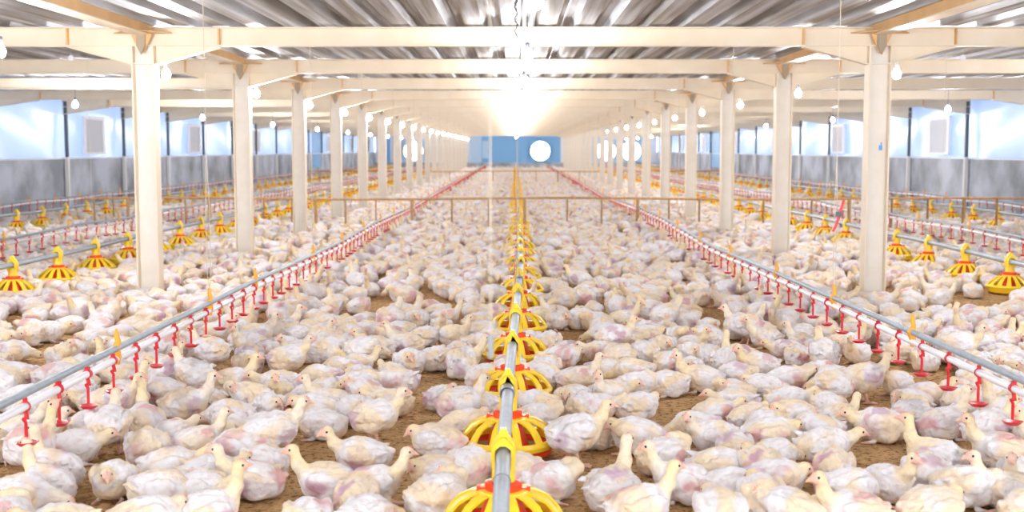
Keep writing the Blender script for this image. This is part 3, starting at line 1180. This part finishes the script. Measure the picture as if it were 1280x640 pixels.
def colours(P_, po, seed, patch):
    rs = np.random.default_rng(seed + 100 * patch)
    z = po['z']

    def nz(freq, n=5):
        d = 0
        for i in range(n):
            k = rs.normal(size=3)
            k = k / np.linalg.norm(k) * rs.uniform(.6, 1.4) * freq
            d = d + np.sin(P_ @ k + rs.uniform(0, 6.28))
        return d / n
    C = np.tile(WHITE, (len(P_), 1))

    def blend(m, c):
        m = np.clip(m, 0, 1)[:, None]
        C[:] = C * (1 - m) + c * m
    # yellow down left among the white feathers
    amt = rs.uniform(-.05, .30)
    blend(np.clip((nz(42) + amt - .12) * 3.0, 0, 1) * .60, YEL)
    blend(np.clip((nz(70) - .1) * 2.0, 0, 1) * .22, V(.66, .60, .68))
    nd = np.full(len(P_), 9.0)
    n = [V(*q) for q in po['neck']] + [V(*po['head'])]
    for i in range(len(n) - 1):
        nd = np.minimum(nd, rcone(P_, n[i], n[i + 1], .0, .0))
    hd = V(*po['hd']) / np.linalg.norm(po['hd'])
    blend(np.clip((.042 - nd) / .02, 0, 1) * rs.uniform(.5, 1.0), V(.95, .76, .44))
    # bare skin patches
    npt = (0, 1, 2, 3, 4)[patch]
    for i in range(npt):
        s = rs.choice([-1, 1])
        c = [V(rs.uniform(-.09, .03), s * .065, z + rs.uniform(-.03, .03)), V(rs.uniform(-.05, .04), s * .03, z + .055),
             V(.03, s * .062, z + .0), V(-.10, s * .02, z + .0)][rs.integers(4)]
        q = (P_ - c) / V(*rs.uniform(.034, .058, 3))
        m = .95 - np.linalg.norm(q, axis=1) + .75 * nz(60) + .45 * nz(150)
        blend(np.clip(m * 2.0, 0, 1) * rs.uniform(.55, 1.0), PINKS[rs.integers(4)])
    # streaks of skin tone and crevice shading painted in between the feathers
    kk = rs.normal(size=(5, 3)) * (.35, 1, 1)
    st = sum(np.sin(P_ @ (k / np.linalg.norm(k) * rs.uniform(150, 330)) + rs.uniform(0, 6.28)) for k in kk) / 5
    blend(np.clip((st - .18) * 3.0, 0, 1) * .42 * np.clip((.05 - 0 + P_[:, 2]) / .05, 0, 1), V(.74, .56, .52))
    # fine dirt
    blend(np.clip(nz(150) - .15, 0, 1) * .5, V(.60, .46, .38))
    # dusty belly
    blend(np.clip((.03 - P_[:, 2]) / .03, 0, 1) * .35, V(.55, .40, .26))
    h = V(*po['head'])
    q = P_ - h
    fr = q @ hd
    blend(np.clip((fr - .006) / .010, 0, 1) * (np.linalg.norm(q, axis=1) < .034) * .75, FACE)
    # legs
    if po.get('legs') == 'stand':
        blend(np.clip((.058 - P_[:, 2]) / .012, 0, 1), LEG)
    else:
        lm = (np.abs(P_[:, 1]) > .028) & (P_[:, 0] > .055) & (P_[:, 2] < .03)
        if po.get('legs') == 'out':
            lm = (P_[:, 0] > .06) & (P_[:, 1] < -.045) & (P_[:, 2] < .032)
        blend(lm.astype(float) * .85, LEG)
    return C


def np_mesh(name, Vv, Q, Cc, smooth=True):
    me = bpy.data.meshes.new(name)
    me.vertices.add(len(Vv))
    me.vertices.foreach_set('co', np.ascontiguousarray(Vv, dtype=np.float32).ravel())
    me.loops.add(Q.size)
    me.loops.foreach_set('vertex_index', np.ascontiguousarray(Q, dtype=np.int32).ravel())
    me.polygons.add(len(Q))
    me.polygons.foreach_set('loop_start', np.arange(0, Q.size, 4, dtype=np.int32))
    if smooth:
        me.polygons.foreach_set('use_smooth', np.ones(len(Q), dtype=bool))
    a = me.color_attributes.new('Col', 'FLOAT_COLOR', 'POINT')
    a.data.foreach_set('color', np.concatenate([Cc, np.ones((len(Cc), 1))], 1).astype(np.float32).ravel())
    me.materials.append(M['plumage'])
    me.update(calc_edges=True)
    return me


def head_parts(po):
    """beak, comb and eye meshes in the bird's own frame"""
    h = Vector(po['head'])
    d = Vector(po['hd']).normalized()
    s = Vector((0, 0, 1)).cross(d).normalized()
    u = d.cross(s)
    tip = h + d * .046 - u * .006
    b = MB().use(M['beak'])
    b.tube([h + d * .020 - u * .002, h + d * .033 - u * .002, tip], [.0105, .0075, .0015], 7)
    beak = b.mesh('beak', True)
    b = MB().use(M['comb'])
    for k, (a, hh) in enumerate(((.024, .003), (.016, .006), (.008, .006), (.0, .004))):
        q = h + d * a + u * (.013 if a > .02 else .017)
        b.tube([q - d * .003, q + u * hh], [.0035, .0015], 6)
    comb = b.mesh('comb', True)
    eyes = []
    for sg in (-1, 1):
        c = h + d * .010 + s * (sg * .0160) + u * .004
        b = MB().use(M['black'])
        b.lathe([(0, .0048), (.0034, .0034), (.0048, 0), (.0034, -.0034), (0, -.0048)], 8, c)
        eyes.append(b.mesh('eye', True))
    return beak, comb, eyes


LOD0, PARTS = {}, {}
SEEDS = {'sit_up': 2, 'sit_look': 2, 'sit_mid': 2, 'sit_low': 2, 'sit_back': 2, 'tuck': 2, 'stand_up': 2, 'stand_low': 1, 'drink': 1, 'leg_out': 1, 'neck_up': 1}
geo = {}
for nm, po in POSES.items():
    PARTS[nm] = head_parts(po)
    for sd in range(SEEDS[nm]):
        seed = sum(map(ord, nm)) + sd * 31
        Vv, Q = nets(po, seed, .0052)
        geo[nm, sd] = (Vv, Q, seed)


def lod0(nm, sd, patch):
    k = (nm, sd, patch)
    if k not in LOD0:
        Vv, Q, seed = geo[nm, sd]
        LOD0[k] = np_mesh('broiler_chicken', Vv, Q, colours(Vv, POSES[nm], seed, patch))
    return LOD0[k]


# birds placed after the photo: pixel of the body's middle, heading (0 = towards +x, 90 = down the shed), pose, bare patches, size
U, L_, MI, LO, BK, TK, SU, SL, DR, LG, NU = 'sit_up', 'sit_look', 'sit_mid', 'sit_low', 'sit_back', 'tuck', 'stand_up', 'stand_low', 'drink', 'leg_out', 'neck_up'
BIRDS = [
    (25, 622, 5, LO, 1), (70, 585, 155, NU, 0), (92, 560, 20, MI, 0), (142, 600, 262, TK, 0), (136, 532, 95, SU, 1), (184, 560, 100, TK, 0),
    (180, 528, 115, NU, 2), (247, 552, 28, U, 2), (232, 508, 8, U, 1), (300, 562, 175, LO, 4), (212, 582, 5, MI, 1), (205, 615, 355, LO, 0),
    (185, 648, 10, TK, 0), (250, 612, 340, MI, 1), (262, 640, 18, NU, 2), (80, 660, 200, MI, 0), (287, 520, 178, LO, 1), (340, 540, 25, SU, 1),
    (316, 600, 180, LG, 3), (408, 603, 190, U, 3), (452, 570, 180, L_, 1), (466, 606, 10, LG, 2), (402, 530, 182, MI, 0), (390, 497, 170, LO, 1),
    (470, 520, 12, SU, 3), (488, 503, 178, MI, 0), (335, 508, 300, TK, 0), (452, 480, 20, LO, 1), (575, 505, 22, SU, 3), (583, 535, 30, TK, 0),
    (547, 554, 160, TK, 0), (545, 590, 200, TK, 1), (588, 585, 80, TK, 3), (548, 622, 30, BK, 0), (672, 508, 160, TK, 0), (720, 543, 8, SU, 2),
    (688, 602, 335, BK, 2), (652, 592, 100, TK, 1), (745, 510, 10, MI, 1), (797, 508, 20, TK, 0), (795, 547, 160, TK, 4), (868, 532, 185, LO, 1),
    (893, 546, 195, L_, 2), (832, 572, 15, BK, 2), (765, 612, 60, NU, 1), (800, 636, 20, U, 1), (852, 604, 170, U, 2), (897, 583, 3, MI, 1),
    (912, 610, 355, LO, 1), (900, 640, 100, TK, 0), (950, 585, 100, TK, 2), (920, 503, 180, MI, 1), (938, 522, 30, TK, 1), (958, 532, 200, LO, 1),
    (985, 500, 5, MI, 0), (1036, 510, 100, TK, 2), (1080, 473, 5, SU, 3), (1020, 538, 184, LO, 1), (1030, 558, 10, MI, 0), (1043, 584, 70, TK, 1),
    (1060, 612, 10, LO, 2), (1110, 604, 300, U, 3), (1158, 592, 60, TK, 4), (1168, 572, 168, NU, 3), (1100, 533, 180, MI, 2), (1140, 522, 30, TK, 1),
    (1180, 530, 15, NU, 3), (1250, 565, 170, U, 0), (1235, 535, 20, SU, 0), (1208, 610, 340, TK, 1), (1258, 612, 180, U, 0), (1066, 642, 188, U, 0),
    (1165, 640, 20, TK, 1), (985, 636, 140, TK, 0), (968, 568, 30, LO, 1), (972, 598, 340, TK, 3), (955, 625, 90, TK, 0), (990, 520, 200, TK, 1),
    (488, 398, 60, SU, 2), (519, 402, 270, TK, 1), (557, 397, 10, U, 1), (598, 404, 30, TK, 0), (567, 420, 335, U, 0), (600, 430, 20, LO, 3),
    (507, 430, 178, U, 2), (470, 435, 180, L_, 0), (511, 454, 268, TK, 2), (545, 448, 60, TK, 0), (578, 450, 8, LG, 2), (604, 472, 50, TK, 2),
    (495, 478, 200, MI, 1), (531, 420, 30, TK, 0), (457, 404, 10, LO, 2), (445, 456, 5, L_, 1), (263, 438, 160, SU, 0), (305, 428, 250, SU, 1),
    (310, 455, 280, TK, 3), (360, 448, 10, SU, 3), (352, 410, 5, U, 0), (290, 478, 12, U, 1), (372, 420, 350, MI, 0), (405, 418, 300, L_, 0),
    (336, 440, 190, LO, 1), (400, 473, 180, LO, 1), (425, 432, 0, MI, 1), (425, 462, 180, LO, 2), (350, 482, 190, MI, 1), (218, 462, 180, MI, 0),
    (670, 395, 10, MI, 2), (697, 400, 300, TK, 1), (725, 400, 350, LO, 0), (768, 422, 8, SU, 1), (752, 440, 190, MI, 3), (703, 447, 350, TK, 2),
    (722, 474, 12, U, 2), (757, 463, 350, LO, 2), (790, 466, 180, LO, 0), (828, 434, 272, TK, 0), (806, 442, 100, TK, 0), (812, 416, 160, MI, 1),
    (778, 400, 350, U, 0), (800, 480, 5, MI, 1), (863, 442, 275, TK, 1), (930, 408, 170, SU, 3), (957, 422, 180, U, 1), (1002, 418, 0, LO, 0),
    (1030, 442, 95, SU, 2), (887, 446, 100, TK, 1), (905, 452, 70, NU, 0), (876, 474, 182, U, 1), (920, 468, 180, LO, 3), (948, 458, 190, L_, 2),
    (985, 474, 10, MI, 3), (835, 480, 190, LO, 1), (675, 470, 170, TK, 0), (1055, 430, 350, U, 1), (1125, 440, 5, MI, 1),
    (20, 470, 190, LO, 1), (70, 472, 20, BK, 2), (15, 440, 10, LO, 3), (60, 415, 10, MI, 0), (120, 425, 15, LO, 0), (92, 440, 280, TK, 0),
    (140, 462, 150, NU, 2), (150, 420, 0, LO, 2), (30, 500, 10, MI, 0), (1110, 410, 10, LO, 2), (1150, 415, 20, MI, 0), (1190, 420, 200, LO, 3),
    (1225, 435, 10, BK, 2), (1260, 450, 350, MI, 1), (1170, 395, 30, MI, 0), (1215, 400, 350, BK, 2), (1240, 395, 300, TK, 0), (1250, 475, 20, LO, 1),
    (1245, 500, 20, MI, 1), (20, 540, 20, U, 1), (200, 490, 200, TK, 1), (160, 500, 60, NU, 0), (125, 505, 180, MI, 1),
]
# bare litter seen between the flock: pixel centre and half sizes
GAPS = [(440, 552, 60, 14), (375, 575, 30, 22), (360, 622, 60, 16), (520, 520, 22, 36), (555, 478, 34, 9), (705, 418, 30, 13), (735, 575, 26, 14),
        (560, 425, 24, 8), (470, 395, 22, 8), (35, 452, 22, 14), (105, 610, 26, 22), (150, 577, 22, 12), (1070, 555, 20, 16), (1150, 560, 40, 8),
        (1085, 510, 30, 16), (540, 378, 36, 7), (600, 455, 12, 8), (1000, 480, 16, 6), (930, 430, 26, 8), (850, 500, 26, 9), (500, 440, 10, 12),
        (780, 590, 24, 14), (820, 525, 14, 9), (1120, 625, 20, 10), (1030, 600, 16, 14), (265, 465, 14, 14), (350, 470, 24, 8), (600, 610, 20, 10),
        (740, 460, 14, 6), (890, 390, 22, 9), (1160, 470, 40, 8), (1230, 380, 30, 8), (470, 376, 16, 7), (20, 398, 16, 8), (240, 400, 14, 6),
        (1100, 570, 22, 10), (1185, 562, 30, 9), (510, 560, 20, 20), (690, 512, 12, 14), (1170, 390, 20, 6), (1100, 462, 36, 9), (430, 400, 12, 5)]

birds = []          # x, y, heading, pose, patch, scale
for (px, py, hdg, po, patch) in BIRDS:
    g = at(px, py, POSES[po]['z'])
    patch = min(4, patch + (random.random() < .45))
    birds.append([g.x, g.y, R(hdg) + random.uniform(-.08, .08), po, patch, random.uniform(.98, 1.08)])


for _ in range(30):        # ease birds that crowd one another a little apart
    for i in range(len(birds)):
        for j in range(i):
            a, c = birds[i], birds[j]
            dx, dy = a[0] - c[0], a[1] - c[1]
            dd = math.hypot(dx, dy) + 1e-6
            if dd < .135:
                t = (.135 - dd) / dd * .25
                a[0] += dx * t
                a[1] += dy * t
                c[0] -= dx * t
                c[1] -= dy * t
    for a in birds:        # and off the feed pans
        for qx, qy in pans_xy[:12]:
            dx, dy = a[0] - qx, a[1] - qy
            dd = math.hypot(dx, dy) + 1e-6
            if dd < .27:
                a[0] += dx / dd * (.27 - dd) * .5
                a[1] += dy / dd * (.27 - dd) * .5


def in_gap(x_, y_):
    a, b_ = pix(x_, y_, .05)
    k = 4.6 / max(y_, 4)
    return any(((a - g[0]) / (g[2] + 16 * k)) ** 2 + ((b_ - g[1]) / (g[3] + 10 * k)) ** 2 < 1 for g in GAPS)


cell = .2
hashg = {}


def near_any(x_, y_, r_):
    i, j = int(math.floor(x_ / cell)), int(math.floor(y_ / cell))
    for a in (-1, 0, 1):
        for b_ in (-1, 0, 1):
            for q in hashg.get((i + a, j + b_), ()):
                if (q[0] - x_) ** 2 + (q[1] - y_) ** 2 < r_ * r_:
                    return True
    return False


def reg(x_, y_):
    hashg.setdefault((int(math.floor(x_ / cell)), int(math.floor(y_ / cell))), []).append((x_, y_))


for b_ in birds:
    reg(b_[0], b_[1])
pan_hash = {}
for (x_, y_) in pans_xy:
    pan_hash.setdefault(int(y_), []).append((x_, y_))
posts = [(X, y) for X in (XL, XR) for y in FR]
POSE_W = [('sit_up', 6), ('sit_look', 8), ('sit_mid', 15), ('sit_low', 22), ('sit_back', 14), ('tuck', 24), ('stand_up', 4), ('stand_low', 4), ('drink', 1), ('leg_out', 3), ('neck_up', 1)]
names_w = [a for a, n_ in POSE_W for _ in range(n_)]

y_ = 3.6
rows = []
N_TRY = 0
fill = []
while y_ < YE - .4:
    band = .5
    half = min(XW - .25, .46 * (y_ + band) + 1.1)
    dens = 58 if y_ < 30 else 40
    rr = .160 if y_ < 14 else .172 if y_ < 30 else .185
    for _ in range(int(2 * half * band * dens)):
        X, Y = random.uniform(-half, half), y_ + random.uniform(0, band)
        if near_any(X, Y, rr * random.uniform(.97, 1.15)):
            continue
        if Y < 13 and in_gap(X, Y):
            continue
        if any((X - a) ** 2 + (Y - c) ** 2 < .31 ** 2 or (abs(a) > 1 and abs(X - a + .1 * a / 4) < .25 and -.5 < Y - c < 0) for k in (-1, 0, 1) for a, c in pan_hash.get(int(Y) + k, ())):
            continue
        if any(abs(X - a) < .19 and abs(Y - c) < .19 for a, c in posts):
            continue
        reg(X, Y)
        po = random.choice(names_w)
        patch = random.choice((0, 1, 1, 2, 2, 3, 3, 4))
        hdg = random.uniform(0, 2 * math.pi)
        # birds beside the drinkers stand and stretch up to them
        dl = min(abs(X - lfx(Y)), abs(X - rfx(Y)))
        if dl < .22 and random.random() < .55:
            po = random.choice((DR, NU, SU, U))
            side_x = lfx(Y) if X < 0 else rfx(Y)
            hdg = (0 if X < side_x else math.pi) + random.uniform(-.6, .6)
        fill.append([X, Y, hdg, po, patch, random.uniform(.92, 1.08)])
    y_ += band


def in_view(b_):
    a, c = pix(b_[0], b_[1], .07)
    return -35 < a < 1315 and c < 655


vis = [b_ for b_ in fill if in_view(b_)]
vis.sort(key=lambda b_: b_[1])
need = 300 - len(birds)
near = birds + vis[:need]
ids = set(id(b_) for b_ in vis[:need])
rest = [b_ for b_ in fill if id(b_) not in ids and b_[1] > 4.0]
# out-of-view birds close to the camera that no copy stands for are left out
rest = [b_ for b_ in rest if b_[1] > 5.0 or in_view(b_)]

# ---- labels: counted inwards or outwards from the red drinker cups
PD = {'sit_up': 'squatting head-up', 'sit_look': 'squatting sideways-looking', 'sit_mid': 'squatting level-headed', 'sit_low': 'lying head-down', 'sit_back': 'squatting head-turned',
      'tuck': 'huddled', 'stand_up': 'standing', 'stand_low': 'standing head-down', 'drink': 'standing neck-stretched', 'leg_out': 'lying leg-stretched', 'neck_up': 'squatting long-necked'}
bucket = {}
for b_ in near:
    key = 'l' if b_[0] < cfx(b_[1]) else 'r'
    c = cups[key]
    ci = min(range(len(c)), key=lambda i: abs(c[i][1] - b_[1]))
    dx = (b_[0] - c[ci][0]) * (1 if key == 'l' else -1)
    bucket.setdefault((key, ci, dx >= 0), []).append((abs(dx), b_))
LAB = {}
for (key, ci, inn), lst in bucket.items():
    lst.sort(key=lambda t: t[0])
    for i, (_, b_) in enumerate(lst):
        tint = ('white', 'white', 'pink-patched', 'pink-patched', 'bare-flanked')[b_[4]]
        side = 'left-side' if key == 'l' else 'right-side'
        LAB[id(b_)] = f'{tint} {PD[b_[3]]} chicken, {ORD[i]} {"inward" if inn else "outward"} from the {ORD[ci]} red {side} drinker cup'

protos = {}
for b_ in near:
    X, Y, hdg, po, patch, sc = b_
    sd = random.randrange(SEEDS[po])
    o = link('broiler_chicken', lod0(po, sd, patch), None, (X, Y, 0))
    o.rotation_euler.z = hdg
    my = random.choice((-1, 1)) if po != 'leg_out' else 1
    o.scale = (sc, sc * random.uniform(.96, 1.06), sc * random.uniform(.97, 1.05))
    tag(o, LAB[id(b_)], 'chicken', 'broiler chickens nearest the camera')
    beak, comb, eyes = PARTS[po]
    link('beak', beak, o)
    link('comb', comb, o)
    for e in eyes:
        link('eye', e, o)

# ---- the rest of the flock, too many to count, as one object
def lowset(h, combos):
    out = []
    for nm, sd, patch in combos:
        seed = sum(map(ord, nm)) + sd * 31
        Vv, Q = nets(POSES[nm], seed, h)
        out.append((Vv, Q, colours(Vv, POSES[nm], seed, patch), nm))
    return out


combos = [(nm, 0, p_) for nm in POSES for p_ in (0, 1, 2, 3)]
LODS = [(0, 13.5, lowset(.0145, combos)), (13.5, 28, lowset(.024, combos)), (28, 999, lowset(.036, combos))]
VV, QQ, CC = [], [], []
off = 0
for a, b_, ls in LODS:
    byname = {}
    for it in ls:
        byname.setdefault(it[3], []).append(it)
    for (X, Y, hdg, po, patch, sc) in rest:
        if not (a <= Y < b_):
            continue
        Vv, Q, Cc, _ = byname[po][min(patch, 3)]
        c, s_ = math.cos(hdg) * sc, math.sin(hdg) * sc
        P_ = np.empty_like(Vv)
        P_[:, 0] = Vv[:, 0] * c - Vv[:, 1] * s_ + X
        P_[:, 1] = Vv[:, 0] * s_ + Vv[:, 1] * c + Y
        P_[:, 2] = Vv[:, 2] * sc
        VV.append(P_)
        QQ.append(Q + off)
        CC.append(Cc)
        off += len(Vv)
me = np_mesh('chicken_flock', np.concatenate(VV), np.concatenate(QQ), np.concatenate(CC))
o = link('chicken_flock', me)
tag(o, 'dense flock of white broiler chickens covering the litter farther down the shed', 'chickens', kind='stuff')
print('BIRDS', len(near), 'FLOCK', len(rest), 'VERTS', off)
